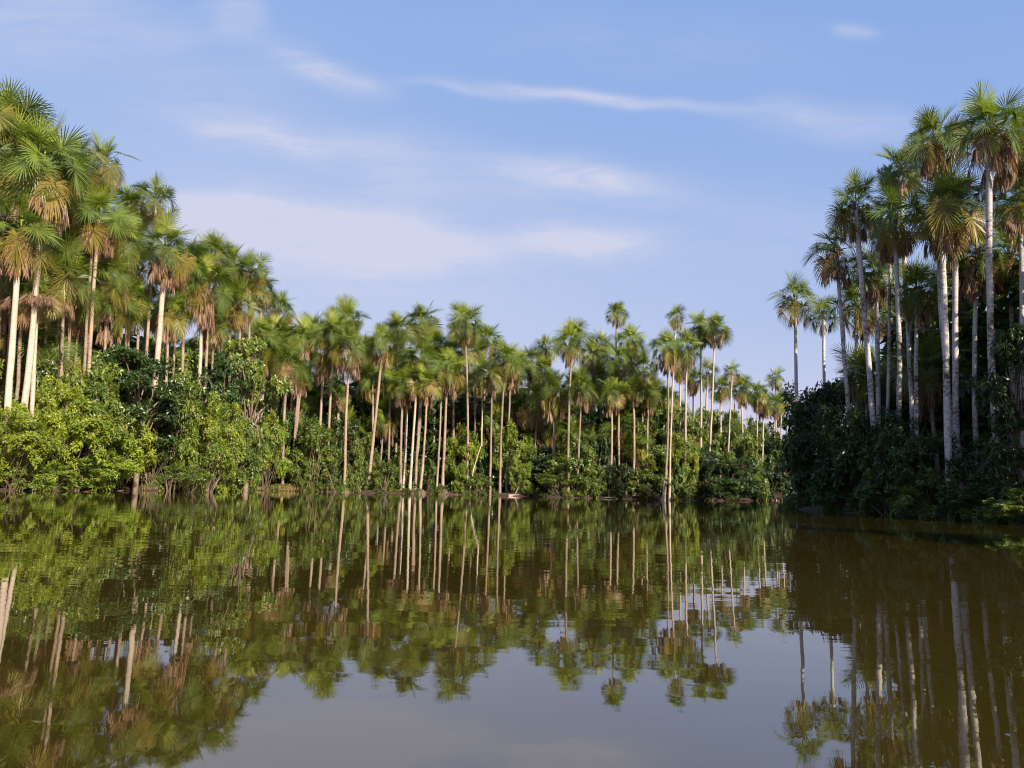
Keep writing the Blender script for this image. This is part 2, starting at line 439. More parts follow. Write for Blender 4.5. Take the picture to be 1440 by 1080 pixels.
P(322, 388, 318, 76, 'pale green crown second on the falling left skyline', 2.4, 'full', 1)
P(350, 392, 342, 78, 'dense crown third on the falling left skyline', 2.5, 'dark', 1)
P(366, 416, 356, 83, 'crown at the lower end of the falling left skyline', 2.2, 'full', 2)
P(336, 432, 330, 73, 'yellow tinged palm under the falling left skyline', 2.4, 'yellow', 2)
P(312, 440, 306, 75, 'ochre fanned palm behind the brown ruffed one', 2.2, 'yellow', 2)
P(393, 442, 386, 88, 'dark blue green palm peeping over the step in the left skyline', 2.3, 'dark', 1)
# ---------------------------------------------------------------- front palms of the centre, left part
P(363, 490, 349, 81, 'palm with long bare leaf stalks at the left end of the far stand', 2.7, 'full', 2, None, .17)
P(372, 505, 360, 84, 'palm hung with tan dead fronds just behind the left-end palm', 1.9, 'yellow', 3)
P(386, 478, 375, 85, 'bright green palm with its trunk lost in the shrubs', 2.4, 'full', 1)
P(408, 492, 383, 86, 'leftmost palm of a tight cluster of four thin trunks', 2.4, 'full', 1)
P(405, 520, 398, 83, 'palm with a round brown ruff in the tight cluster', 2.2, 'yellow', 3)
P(426, 482, 405, 85, 'palm with a wide dark green head over the tight cluster', 2.6, 'full', 2)
P(421, 532, 409, 84.5, 'short palm with ochre fans at the right of the tight cluster', 1.9, 'yellow', 2)
P(440, 472, 430, 92, 'green palm behind the wide headed one', 2.4, 'full', 1)
P(456, 508, 447, 87, 'palm with fans hanging over a dark gap and a short clear stem', 2.3, 'yellow', 2)
P(470, 476, 459, 86, 'palm with outstretched left fans left of the yellow green palm', 2.4, 'full', 1, None, .16)
P(486, 458, 478, 93, 'palm whose head tops the left half of the far stand', 2.5, 'full', 1)
P(477, 560, 472, 89, 'stumpy palm with an orange stem and brown ruff', 1.3, 'ragged', 3, None, .2)
P(492, 494, 485, 83.5, 'yellow green palm on a straight trunk rising from the waterline', 2.4, 'young', 3, None, .16)
P(515, 500, 512, 95, 'dark palm behind the black gap in the stand', 2.2, 'dark', 1)
P(538, 490, 517, 87, 'palm on a trunk leaning right beside the black gap', 2.4, 'full', 2, None, .18)
P(560, 470, 556, 97, 'green palm between the leaning palm and the dark topped one', 2.3, 'full', 1)
P(548, 535, 545, 92, 'shaggy palm with a vine covered stem right of the leaning trunk', 1.5, 'sparse', 2)
P(594, 462, 590, 103, 'dark topped palm on the skyline left of the tall central palm', 2.9, 'dark', 1)
P(575, 510, 570, 96, 'palm with upright bare stalks in the crowd', 2.2, 'sparse', 2)
P(567, 545, 563, 90, 'palm with a long wine red skirt of dead fronds', 1.9, 'young', 3)
P(586, 540, 576, 89, 'palm with the whitest trunk of the waterside group of five', 2.0, 'full', 2, W, .16)
P(601, 545, 591, 89, 'golden green palm of the waterside group of five', 2.2, 'young', 1, None, .15)
P(592, 552, 584, 91, 'palm with a tan skirt half hidden in the waterside group of five', 1.4, 'yellow', 3)
P(572, 556, 566, 91, 'palm with a grey trunk in the waterside group of five', 1.4, 'dark', 2, L)
P(629, 524, 622, 90, 'palm with a heavy pink brown skirt standing on a root mound', 2.5, 'full', 3, None, .17)
P(621, 540, 614, 90.5, 'thin palm sharing the root mound', 1.5, 'yellow', 2, None, .13)
P(612, 492, 608, 99, 'broad palm behind the root mound pair', 2.4, 'full', 1)
P(640, 500, 640, 98, 'green palm left of the tall central palm', 2.3, 'full', 1)
P(653, 462, 656, 94, 'tall central palm with a round head and brown skirt, clear against the sky', 2.45, 'full', 2, None, .15)
P(684, 484, 682, 101, 'palm right of the tall central palm with pale top', 2.3, 'full', 1)
P(668, 500, 668, 100, 'palm crowding the tall central palm from the right', 2.1, 'dark', 1)
P(692, 538, 689, 92, 'short bright palm on a straight trunk right of the tall central palm', 1.9, 'young', 2, None, .14)
P(679, 528, 677, 97, 'slender palm with its stem speckled behind the short bright palm', 1.8, 'full', 1, W, .12)
P(711, 514, 703, 93, 'round headed palm ending the central group at the right', 2.5, 'full', 2, None, .15)
P(718, 530, 712, 95, 'twin palm a step behind the round headed one', 2.0, 'yellow', 2, None, .13)
P(728, 520, 724, 103, 'olive palm on the shoulder above the dip in the skyline', 2.2, 'full', 1)
# ---------------------------------------------------------------- centre, right part
P(748, 515, 746, 108, 'distant palm in the dip of the skyline', 2.2, 'dark', 0)
P(768, 497, 768, 104, 'palm with a pale dead skirt left of the long necked palm', 2.0, 'yellow', 2)
P(804, 488, 799, 91, 'palm on a long clear trunk with a wide head and no ruff', 2.6, 'full', 1, None, .16)
P(818, 552, 811, 91, 'short palm with orange lower fans beside the long clear trunk', 2.1, 'young', 2, None, .14)
P(779, 560, 779, 94, 'low dark headed palm with pinkish skirt over the black hollow', 2.7, 'dark', 3, None, .15)
P(760, 530, 758, 102, 'green palm above the black hollow', 2.3, 'full', 1)
P(867, 445, 868, 108, 'tall small-headed palm alone above all others right of centre', 1.75, 'full', 1, None, .15)
P(887, 486, 888, 107, 'palm with rusty hanging fan just under the tall small-headed palm', 2.4, 'full', 2)
P(846, 492, 846, 106, 'blackish green palm left of the tall small-headed palm', 2.2, 'dark', 0)
P(832, 505, 832, 104, 'green palm right of the long clear trunk', 2.2, 'full', 1)
P(872, 515, 872, 101, 'wide palm in the middle of the right central thicket', 2.6, 'full', 1)
P(905, 525, 905, 103, 'palm with yellowing fans left of the two waterside trunks', 2.4, 'yellow', 1)
P(860, 560, 858, 97, 'palm with one big yellow fan drooping to the right', 2.1, 'yellow', 1)
P(890, 552, 890, 99, 'bright fresh palm above the layered broadleaf tree', 2.0, 'young', 1)
P(912, 560, 912, 101, 'ochre fanned palm above the layered broadleaf tree', 2.0, 'yellow', 1)
P(951, 450, 941, 94, 'very slim palm with a tiny flat head, taller of the waterside pair', 1.5, 'sparse', 1, W, .13)
P(938, 497, 934, 95, 'palm with a heavy rust skirt, shorter of the waterside pair', 2.4, 'full', 3, None, .14)
P(966, 494, 964, 100, 'palm with brown ruff right of the waterside pair', 2.2, 'full', 2, W)
P(957, 520, 956, 104, 'palm half hidden between the waterside pair and the ruffed palm', 1.9, 'yellow', 2, W)
P(985, 468, 984, 107, 'left of two matching heads high against the sky', 2.5, 'full', 2, W)
P(1005, 470, 994, 105, 'right of two matching heads high against the sky', 2.5, 'full', 2, W, .15)
P(995, 528, 993, 112, 'thin palm beneath the two matching heads', 2.0, 'sparse', 1, W)
P(975, 540, 974, 108, 'palm with one rusty hanging fan under the matching heads', 1.8, 'yellow', 2, W)
P(1030, 526, 1021, 114, 'slender palm with a star shaped head by the channel mouth', 1.6, 'sparse', 1, W, .13)
P(1013, 552, 1012, 120, 'hazy palm left of the star headed one', 2.2, 'full', 0, W)
P(1042, 552, 1048, 124, 'first hazy palm inside the channel', 2.4, 'full', 2, W)
P(1065, 560, 1060, 128, 'second hazy palm inside the channel with leaning pale trunk', 2.5, 'full', 1, W)
P(1074, 572, 1072, 132, 'third hazy palm inside the channel', 2.3, 'dark', 2, W)
P(1091, 536, 1091, 138, 'small hazy palm above the far end of the channel', 2.0, 'sparse', 1, W)
P(1090, 574, 1087, 126, 'low palm with tan fans at the mouth of the channel', 2.1, 'yellow', 2, W)
P(1100, 568, 1096, 122, 'low palm touching the dark right bank at the channel', 2.1, 'yellow', 2, W)
# ---------------------------------------------------------------- right bank palms
P(1118, 428, 1122, 63, 'slim dark palm with two hanging dead fronds, left end of right bank', 2.02, 'sparse', 1, L, .15)
P(1159, 448, 1166, 63, 'small palm with a grey hanging frond beside the left end one', 1.58, 'sparse', 1, L, .15)
P(1176, 362, 1206, 55, 'palm leaning left with wide level fans and a red brown ruff', 2.38, 'sparse', 3, L, .16)
P(1204, 300, 1238, 50.5, 'palm with strongly leaning speckled trunk on the right bank', 2.02, 'dark', 2, L, .19)
P(1257, 318, 1259, 48.5, 'palm with big orange brown skirt on the right bank', 2.20, 'yellow', 3, L, .17)
P(1252, 345, 1242, 51.5, 'thinner trunk tight behind the orange skirted palm', 1.41, 'dark', 2, L, .12)
P(1266, 248, 1290, 51, 'palm head rising behind the orange skirted palm', 1.85, 'full', 1, L)
P(1324, 312, 1336, 42.3, 'dark crowned palm on a straight white flecked trunk at the right waterside', 2.46, 'dark', 2, L, .19)
P(1345, 300, 1349, 45, 'palm with a shaded skirt close behind the white flecked trunk', 2.11, 'dark', 2, L, .19)
P(1317, 208, 1352, 47, 'palm with orange dead fronds left of the highest right crown', 2.20, 'full', 3, L, .18)
P(1393, 196, 1409, 39.5, 'highest palm at the right with bright crown and mottled trunk', 2.20, 'full', 3, L, .185)
P(1452, 205, 1450, 41, 'palm mostly beyond the right edge with one orange frond showing', 1.94, 'yellow', 2, L)
P(1436, 290, 1440, 43, 'palm with shaded fans at the right edge below the orange frond', 2.02, 'dark', 2, L)
P(1205, 440, 1210, 58, 'low palm spreading its fans behind the leaning speckled trunk', 2.11, 'dark', 1, L)
P(1290, 420, 1292, 50, 'low palm with a sunlit green fan in the dark right interior', 2.11, 'full', 2, L)
P(1232, 395, 1236, 54, 'deep shaded palm between the leaning trunk and the orange skirt', 2.02, 'dark', 2, L)
P(1375, 370, 1378, 47, 'deep shaded palm between the two flecked trunks at right', 2.11, 'dark', 3, L)
P(1420, 370, 1424, 48, 'deep shaded palm right of the highest right-hand palm', 2.11, 'dark', 3, L)

# ------------------------------------------------------------------ shore, ground, water
def axis(lo, hi, step, far):
    a = list(np.arange(lo, hi + .01, step))
    ext = []
    k = step
    x = hi
    while x < far:
        k *= 1.5; x += k; ext.append(x)
    e2 = []
    k = step; x = lo
    while x > -far:
        k *= 1.5; x -= k; e2.append(x)
    return np.array(e2[::-1] + a + ext)
xs = axis(-60, 90, 0.8, 1500); ys = axis(-75, 190, 0.8, 1500)
X, Y = np.meshgrid(xs, ys)
dd = lake_dist(X, Y)
nz = (np.sin(X * .9 + 1.3 * np.sin(Y * .43)) + np.sin(Y * 1.1 + 1.7 * np.sin(X * .37)) + .6 * np.sin(X * 2.3 + Y * 1.9))
dd2 = dd + nz * 0.28
Z = np.where(dd2 > 0, np.minimum(0.30, dd2 * 0.3) + np.clip(dd2 - 2, 0, 30) * 0.012, np.maximum(-1.6, dd2 * 0.5)) + np.where(dd2 > .4, nz * 0.04, 0)
verts = np.stack([X, Y, Z], -1).reshape(-1, 3)
nx, ny = len(xs), len(ys)
idx = np.arange(nx * ny).reshape(ny, nx)
faces = np.stack([idx[:-1, :-1], idx[:-1, 1:], idx[1:, 1:], idx[1:, :-1]], -1).reshape(-1, 4)
gm = bpy.data.meshes.new('ground')
gm.from_pydata(verts.tolist(), [], faces.tolist())
gm.polygons.foreach_set('use_smooth', [True] * len(gm.polygons))
mat, nt, out = nodes('mud_and_leaf_litter')
b = N(nt, 'ShaderNodeBsdfPrincipled'); b.inputs['Roughness'].default_value = .9
tc = N(nt, 'ShaderNodeTexCoord')
n1 = N(nt, 'ShaderNodeTexNoise'); n1.inputs['Scale'].default_value = 1.7; n1.inputs['Detail'].default_value = 8; n1.inputs['Roughness'].default_value = .7
nt.links.new(tc.outputs['Object'], n1.inputs['Vector'])
nt.links.new(ramp(nt, n1.outputs[0], [(.3, (0.018, 0.011, 0.008)), (.5, (0.045, 0.025, 0.016)), (.7, (0.09, 0.05, 0.032))]), b.inputs['Base Color'])
bp = N(nt, 'ShaderNodeBump'); bp.inputs['Distance'].default_value = .12; nt.links.new(n1.outputs[0], bp.inputs['Height']); nt.links.new(bp.outputs[0], b.inputs['Normal'])
nt.links.new(b.outputs[0], out.inputs[0])
gm.materials.append(mat)
g = link('ground', gm); g['kind'] = 'structure'; g['label'] = 'dark mud and leaf litter floor of the flooded palm forest'

wm = bpy.data.meshes.new('water')
wm.from_pydata([(-75, -80, 0), (100, -80, 0), (100, 185, 0), (-75, 185, 0)], [], [(0, 1, 2, 3)])
mat, nt, out = nodes('still_brown_water')
tc = N(nt, 'ShaderNodeTexCoord')
def wnoise(scale, detail, sx=1.0, sy=1.0):
    mp = N(nt, 'ShaderNodeMapping'); mp.inputs['Scale'].default_value = (sx, sy, 1); mp.inputs['Rotation'].default_value = (0, 0, .2)
    nt.links.new(tc.outputs['Object'], mp.inputs[0])
    n = N(nt, 'ShaderNodeTexNoise'); n.inputs['Scale'].default_value = scale; n.inputs['Detail'].default_value = detail; n.inputs['Roughness'].default_value = .45
    nt.links.new(mp.outputs[0], n.inputs['Vector'])
    return n.outputs[0]
hgt = mth(nt, 'ADD', mth(nt, 'MULTIPLY', wnoise(1.1, 2, .55, 1.3), 0.0038), mth(nt, 'MULTIPLY', wnoise(5.5, 1.5, .6, 1.2), 0.00055))
patch = N(nt, 'ShaderNodeTexNoise'); patch.inputs['Scale'].default_value = .09; patch.inputs['Detail'].default_value = 2
nt.links.new(tc.outputs['Object'], patch.inputs['Vector'])
hgt = mth(nt, 'MULTIPLY', hgt, ramp(nt, patch.outputs[0], [(.36, (.35, .35, .35)), (.66, (1.25, 1.25, 1.25))]))
bp = N(nt, 'ShaderNodeBump'); bp.inputs['Strength'].default_value = 1.0; bp.inputs['Distance'].default_value = 1.0
nt.links.new(hgt, bp.inputs['Height'])
b = N(nt, 'ShaderNodeBsdfPrincipled')
b.inputs['Base Color'].default_value = (0.032, 0.024, 0.0045, 1)
b.inputs['Roughness'].default_value = 0.015
b.inputs['IOR'].default_value = 2.3
b.inputs['Specular IOR Level'].default_value = 0.5
nt.links.new(bp.outputs[0], b.inputs['Normal'])
nt.links.new(b.outputs[0], out.inputs[0])
wm.materials.append(mat)
w = link('water', wm); w['kind'] = 'structure'; w['label'] = 'still brown lake mirroring the palms and the sky'

# ------------------------------------------------------------------ shrubs and broadleaf trees
def plant_mesh(seed, Wd, Ht, nl, ncl, leaf, flat=1.0, z0=0.1, trunk=False, mat=None, nleaf=(5, 8)):
    """returns foliage mesh and wood mesh; radius Wd, height Ht"""
    rng = random.Random(seed); fol = MB(); wood = MB(); lobes = []; subs = []
    for i in range(nl):
        a = rng.uniform(0, 6.28); r = Wd * .74 * math.sqrt(rng.random())
        zm = Ht * (1 - .5 * (r / Wd) ** 2)
        z = Ht * z0 + (zm * .92 - Ht * z0) * (rng.random() ** .7)
        lr = Wd * rng.uniform(.18, .32)
        c = Vector((r * math.cos(a), r * math.sin(a), z)); lt = rng.uniform(-.15, .2)
        lobes.append((c, lr, lt))
        for k in range(7):      # each limb ends in several leafy sprays
            d = Vector((rng.gauss(0, 1), rng.gauss(0, 1), rng.gauss(.1, .9)))
            d.normalize()
            sr = lr * rng.uniform(.28, .5)
            subs.append((c + Vector((d.x, d.y, d.z * flat)) * lr * rng.uniform(.5, 1.0), sr, lt + rng.uniform(-.1, .1), c))
    tips = []
    per = max(3, ncl // len(subs))
    for c, sr, lt, lc in subs:
        for k in range(int(per * rng.uniform(.6, 1.4))):
            d = Vector((rng.gauss(0, 1), rng.gauss(0, 1), rng.gauss(.45, .75)))
            if d.length < .1: continue
            d.normalize()
            p = c + Vector((d.x, d.y, d.z * flat * .7)) * sr * rng.uniform(.55, 1.15)
            if p.z < 0.02: p.z = rng.uniform(.02, .3)
            o2 = (p - lc); o2 = o2.normalized() if o2.length > .01 else d
            ax = (d * .5 + o2 * .5 + Vector((0, 0, .75))).normalized()
            hv = .44 + lt + rng.uniform(-.2, .2) + (0.55 if rng.random() < .02 else 0)
            rosette(fol, p, ax, rng, rng.randint(*nleaf), leaf * rng.uniform(.75, 1.2), hv)
        tips.append((c.copy(), lc))
    root = Vector((0, 0, -.4))
    base = Vector((0, 0, Ht * .3))
    if trunk:
        wood.tube([root, Vector((.06, .03, Ht * .15)), Vector((-.05, .08, Ht * .3)), Vector((.1, 0, Ht * .5))], [Wd * .06, Wd * .05, Wd * .04, Wd * .03], 8)
    for i, (c, lr, _) in enumerate(lobes):
        s = Vector((rng.uniform(-.12, .12) * Wd, rng.uniform(-.12, .12) * Wd, -.3)) if not trunk else base * rng.uniform(.7, 1.5)
        mid = s.lerp(c, .5) + Vector((rng.uniform(-.1, .1) * Wd, rng.uniform(-.1, .1) * Wd, .05 * Ht))
        r = .04 if not trunk else Wd * .02
        wood.tube([s, mid, c, c + (c - mid) * .2], [r, r * .75, r * .5, r * .2], 5)
    for p, c in tips:
        k = c.lerp(p, .5) + Vector((0, 0, -.08))
        wood.tube([c, k, p], [.018, .013, .006], 3)
    return fol.mesh('foliage', mat), wood.mesh('branches', M_WOOD, True)

PL = {
    'bright': [plant_mesh(200 + i, 3.0, 4.0, 26, 3100, .19, mat=M_BRIGHT) for i in range(3)],
    'green': [plant_mesh(210 + i, 2.6, 4.0, 19, 1500, .24, mat=M_GREEN) for i in range(4)],
    'thin': [plant_mesh(220 + i, 2.4, 4.2, 15, 640, .22, mat=M_GREEN) for i in range(2)],
    'deep': [plant_mesh(230 + i, 2.8, 4.2, 22, 1700, .25, mat=M_DEEP) for i in range(3)],
    'tree': [plant_mesh(240 + i, 3.2, 7.5, 24, 1900, .27, .6, .3, True, M_DEEP) for i in range(2)],
    'layer': [plant_mesh(250 + i, 3.4, 6.5, 24, 1700, .26, .4, .25, True, M_GREEN) for i in range(2)],
    'low': [plant_mesh(260 + i, 1.8, 1.3, 10, 460, .2, mat=M_GREEN) for i in range(2)],
}
PSIZE = {'bright': (3.0, 4.0), 'green': (2.6, 4.0), 'thin': (2.4, 4.2), 'deep': (2.8, 4.2), 'tree': (3.2, 7.5), 'layer': (3.4, 6.5), 'low': (1.8, 1.3)}
def plant(px, rx, top, D, kind, label, group=None, loc=None, size=None):
    """shrub whose middle is at photo column px, half width rx pixels, top at photo row top"""
    if loc is None:
        base = ground_at(px, D, 0.1)
        wid = rx / FPX * D
        hgt = max(.6, at(px, top, D).z - base.z)
    else:
        base = Vector(loc); wid, hgt = size
    if ldist(base.x, base.y) < -.5: base.z = -0.25
    istree = kind in ('tree', 'layer')
    o = thing('broadleaf_tree' if istree else 'shrub', label, 'tree' if istree else 'shrub', base, group, RNG.uniform(0, 6.28))
    f, wd = RNG.choice(PL[kind])
    pw, ph = PSIZE[kind]
    a = link('crown' if istree else 'foliage', f, o); bq = link('trunk' if istree else 'branches', wd, o)
    zs = hgt / (ph * .93); xs_ = max(wid / (pw * .95), .5 * zs)
    for q in (a, bq): q.scale = (xs_, xs_, zs)
    return o
S = plant
# left bank, waterside
S(18, 62, 590, shore_D(18) + 0.6, 'bright', 'bright lime shrub at the left edge hanging over the water')
S(95, 72, 562, shore_D(95) + 1.0, 'bright', 'largest bright lime shrub bulging over the left waterline')
S(160, 55, 592, shore_D(160) + 0.8, 'bright', 'round bright shrub at the right end of the lime mass')
S(55, 50, 545, 52, 'bright', 'sunlit shrub heaped behind the lime shrubs at the pale trunks')
S(10, 40, 575, 50, 'bright', 'shrub at the foot of the left-hand pale trunk')
S(75, 34, 655, shore_D(75) + .3, 'bright', 'small lime shrub dipping in the water left of the trailing one')
S(125, 60, 640, shore_D(125) + 0.2, 'bright', 'low bright shrub trailing leaves into the left water')
S(208, 40, 600, shore_D(208) + 0.8, 'thin', 'thin twiggy shrub right of the lime mass')
S(245, 42, 575, shore_D(245) + 1.4, 'bright', 'tall bright shrub over the red mud of the left bank')
S(290, 42, 560, 62, 'bright', 'bright shrub rising under the brown ruffed palm')
S(330, 38, 600, 69, 'green', 'shrub with bare twigs left of the first clear trunk')
S(265, 40, 640, 58, 'thin', 'straggly shrub above the dry grass bank')
S(305, 36, 648, shore_D(305) + 0.8, 'low', 'low sprawling shrub near the dry grass')
S(335, 26, 655, shore_D(335) + 0.5, 'low', 'low shrub at the foot of the first clear trunk')
S(240, 30, 662, shore_D(240) + 0.3, 'low', 'yellowish low shrub on the red mud')
# left bank, second row
S(110, 62, 498, 55.5, 'thin', 'olive thin leaved shrub above the lime shrubs')
S(190, 68, 486, 59.5, 'tree', 'dark layered broadleaf tree standing over the lime shrubs')
S(135, 45, 474, 60, 'tree', 'deep green tree tucked under the low palm fans')
S(238, 50, 525, 63, 'green', 'leafy shrub right of the dark layered tree')
S(75, 50, 492, shore_D(75) + 5.5, 'green', 'leafy shrub showing between the rusty mound and the low palm fans')
S(160, 48, 472, shore_D(160) + 7, 'green', 'full leafy growth filling the gap under the striped fan')
S(215, 45, 508, shore_D(215) + 4, 'deep', 'dark green bushy growth at the foot of the shaggy stemmed palm')
S(262, 42, 505, shore_D(262) + 6, 'green', 'full bushy growth behind the brown ruffed trunk')
S(115, 46, 505, shore_D(115) + 4.5, 'green', 'olive bushy growth beneath the dark low fans')
S(22, 46, 500, shore_D(22) + 5.5, 'green', 'bushy growth behind the feet of the two pale trunks')
S(345, 50, 470, 75, 'layer', 'olive layered tree behind the brown ruffed palm')
S(300, 45, 500, 72, 'tree', 'dark tree between the brown ruffed palm and the skyline palms')
S(45, 40, 500, 57, 'deep', 'deep green shrub between the pale trunks and the rusty mound')
# centre, left part
S(372, 30, 585, 82, 'bright', 'bright shrub right behind the first clear trunk')
S(388, 30, 578, 85, 'deep', 'dark glossy shrub in the tight cluster of trunks')
S(440, 44, 598, 83.5, 'green', 'wide pale green shrub between the cluster and the waterline palm')
S(425, 26, 640, shore_D(425) + 0.4, 'green', 'shrub with leaves near the water below the tight cluster')
S(470, 24, 640, shore_D(470) + 0.9, 'thin', 'thin shrub with pale sticks left of the waterline palm')
S(460, 28, 578, 89, 'deep', 'shaded shrub below the orange stem')
S(508, 26, 612, 89, 'green', 'shrub filling the foot of the black gap')
S(502, 24, 655, shore_D(502) + 0.4, 'low', 'low light green shrub right of the waterline palm')
S(540, 26, 650, shore_D(540) + 0.8, 'green', 'low shrub between the leaning trunk and the group of five')
S(556, 18, 635, 92, 'green', 'upright shrub left of the group of five')
S(600, 16, 640, 93, 'green', 'small shrub behind the group of five')
S(652, 22, 608, 96, 'bright', 'yellow green sapling right of the root mound')
S(668, 26, 640, 96, 'deep', 'dim shrub behind the short bright palm')
S(645, 14, 650, 94, 'bright', 'tiny bright shrub beside the root mound')
S(676, 22, 662, shore_D(676) + 0.6, 'thin', 'brownish twiggy shrub at the central waterline')
S(722, 24, 598, 96, 'bright', 'tall leafy column of foliage ending the central group')
S(731, 18, 645, shore_D(731) + 0.7, 'bright', 'vivid shrub at the foot of the leafy column')
# centre, right part
S(772, 38, 630, 96, 'deep', 'dark shrub under the black hollow')
S(808, 40, 612, shore_D(808) + 2.0, 'green', 'large mottled shrub round the two clear trunks')
S(830, 26, 640, shore_D(830) + 0.8, 'green', 'bright corner of foliage right of the two clear trunks')
S(785, 34, 658, shore_D(785) + 0.4, 'thin', 'brownish shrub drooping to the water below the hollow')
S(842, 24, 615, 100, 'deep', 'dim shrub right of the mottled one')
S(893, 50, 556, 104, 'layer', 'layered broadleaf tree with flat green tiers right of centre')
S(866, 24, 650, shore_D(866) + 1.0, 'deep', 'dark shrub under the leafless tangle')
S(905, 36, 650, shore_D(905) + 1.0, 'green', 'shrub before the tan palm stumps')
S(952, 34, 568, 103, 'layer', 'yellow green tiered tree behind the waterside pair')
S(960, 26, 668, shore_D(960) + 0.6, 'low', 'low yellow shrub right of the waterside pair')
S(960, 22, 620, 100, 'bright', 'vivid shrub right behind the waterside pair')
S(985, 32, 575, 110, 'layer', 'pale leaved tree under the matching heads')
S(1018, 34, 572, 116, 'layer', 'pale leaved tree left of the channel palms')
S(985, 42, 632, shore_D(985) + 2.0, 'deep', 'dark rounded shrub in shade left of the channel')
S(1030, 40, 640, 112, 'deep', 'dark shrub before the channel trunks')
S(1070, 30, 655, shore_D(1070) + 1.5, 'deep', 'grey green shrub closing the channel')
S(1050, 26, 610, 124, 'green', 'olive shrub among the channel trunks')
S(1010, 34, 668, shore_D(1010) + 1.0, 'deep', 'low dark shrub dipping to the shaded water')
S(1062, 20, 668, shore_D(1062) + 0.7, 'low', 'small yellowish shrub low at the channel')
S(1058, 30, 596, 138, 'green', 'pale bushy growth closing the far end of the channel')
S(1086, 28, 588, 146, 'green', 'pale bushy growth at the channel end beside the right bank')
S(1102, 26, 600, 134, 'deep', 'dim bushy growth just left of the dark right bank')
S(1092, 22, 662, 124, 'deep', 'shrub at the foot of the channel end palms')
# right bank
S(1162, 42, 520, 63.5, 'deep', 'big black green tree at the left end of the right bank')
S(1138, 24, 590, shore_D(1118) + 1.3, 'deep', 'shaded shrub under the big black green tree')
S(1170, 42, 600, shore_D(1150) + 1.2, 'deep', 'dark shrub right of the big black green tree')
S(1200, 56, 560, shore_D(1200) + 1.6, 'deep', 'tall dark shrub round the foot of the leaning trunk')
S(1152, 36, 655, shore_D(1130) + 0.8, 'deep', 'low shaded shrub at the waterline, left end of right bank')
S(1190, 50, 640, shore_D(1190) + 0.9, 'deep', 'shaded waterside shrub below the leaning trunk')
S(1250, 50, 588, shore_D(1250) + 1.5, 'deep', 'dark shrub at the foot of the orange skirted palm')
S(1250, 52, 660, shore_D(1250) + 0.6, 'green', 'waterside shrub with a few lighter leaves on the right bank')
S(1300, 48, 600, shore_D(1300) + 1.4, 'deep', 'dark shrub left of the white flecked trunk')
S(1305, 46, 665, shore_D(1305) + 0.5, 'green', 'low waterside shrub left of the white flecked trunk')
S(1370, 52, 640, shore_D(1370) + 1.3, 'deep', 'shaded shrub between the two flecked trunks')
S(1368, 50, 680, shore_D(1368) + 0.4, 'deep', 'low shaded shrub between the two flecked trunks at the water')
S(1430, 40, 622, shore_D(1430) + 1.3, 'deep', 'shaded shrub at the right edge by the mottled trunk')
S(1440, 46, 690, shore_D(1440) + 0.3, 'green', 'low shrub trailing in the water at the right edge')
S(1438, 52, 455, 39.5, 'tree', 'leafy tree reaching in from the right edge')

TQ = random.Random(23)
for i in range(26):
    px = TQ.uniform(1104, 1470); D = shore_D(px) + TQ.uniform(-.1, .8)
    p = ground_at(px, D, 0.0); s_ = TQ.uniform(.7, 1.2)
    plant(0, 0, 0, 0, 'low', 'low dark tuft hanging over the shaded right waterline', 'low tufts along the shaded right waterline', (p.x, p.y, -.1), (s_, s_ * TQ.uniform(.6, 1.1)))
# ------------------------------------------------------------------ filler palms in the rows behind
SKY = [(-200, 80), (0, 120), (60, 140), (130, 200), (180, 205), (220, 265), (260, 305), (290, 345), (330, 358), (370, 390), (400, 440), (500, 445), (515, 480), (540, 460),
       (600, 440), (700, 465), (740, 505), (760, 495), (800, 470), (880, 475), (920, 505), (940, 478), (1000, 470), (1015, 530), (1050, 545), (1095, 555), (1100, 560), (1150, 520),
       (1180, 480), (1205, 430), (1235, 370), (1262, 310), (1320, 270), (1440, 230), (2600, 100)]
def skyline(px):
    return float(np.interp(px, [a for a, _ in SKY], [b for _, b in SKY]))
FR = random.Random(77)
spots = []
def fill(n, xr, yr, dmin, dmax, hr, label, group, gap=2.4):
    k = 0; guard = 0
    while k < n and guard < 6000:
        guard += 1
        x = FR.uniform(*xr); y = FR.uniform(*yr)
        d = ldist(x, y)
        if d < dmin or d > dmax: continue
        if any((x - a) ** 2 + (y - b_) ** 2 < gap * gap for a, b_ in spots): continue
        h = FR.uniform(*hr)
        base = Vector((x, y, .4))
        inview = False
        if y > 5:
            px, py = proj((x, y, h + 2.2))
            inview = -60 < px < 1500
            lim = skyline(px) + FR.uniform(8, 60)
            if inview and py < lim:
                h = at(px, lim, y).z - 2.3
                if h < 6: continue
        spots.append((x, y))
        palm(base, Vector((x + FR.uniform(-.8, .8), y + FR.uniform(-.6, .6), h)), label, FR.uniform(2.1, 2.8),
             FR.choice(('full', 'full', 'dark', 'yellow', 'ragged')), FR.choice((1, 2, 2, 3)), None, None, group)
        k += 1
fill(40, (-62, -27), (38, 100), 3.5, 18, (8, 15), 'low palm spreading its fans in the shade behind the left bank front row', 'low palms of the left bank', 2.0)
fill(26, (-62, -27), (40, 104), 6.5, 26, (14, 20), 'palm packed in the rows behind the front palms of the left bank', 'back row palms of the left bank', 2.2)
fill(28, (-30, 27), (86, 125), 6.0, 16, (6, 11), 'low palm in the shade behind the front trunks of the central stand', 'low palms of the central stand', 2.0)
fill(50, (-32, 28), (88, 130), 5.0, 26, (11, 18), 'palm packed in the shaded rows behind the far central stand', 'back row palms of the central stand', 2.2)
fill(40, (20, 75), (106, 185), 2.5, 24, (7, 15), 'pale hazy palm in the rows at the far end of the channel', 'hazy palms at the channel end')
fill(22, (24, 62), (32, 84), 4.5, 20, (6, 12), 'low palm in deep shade behind the front trunks of the right bank', 'low palms of the right bank', 2.0)
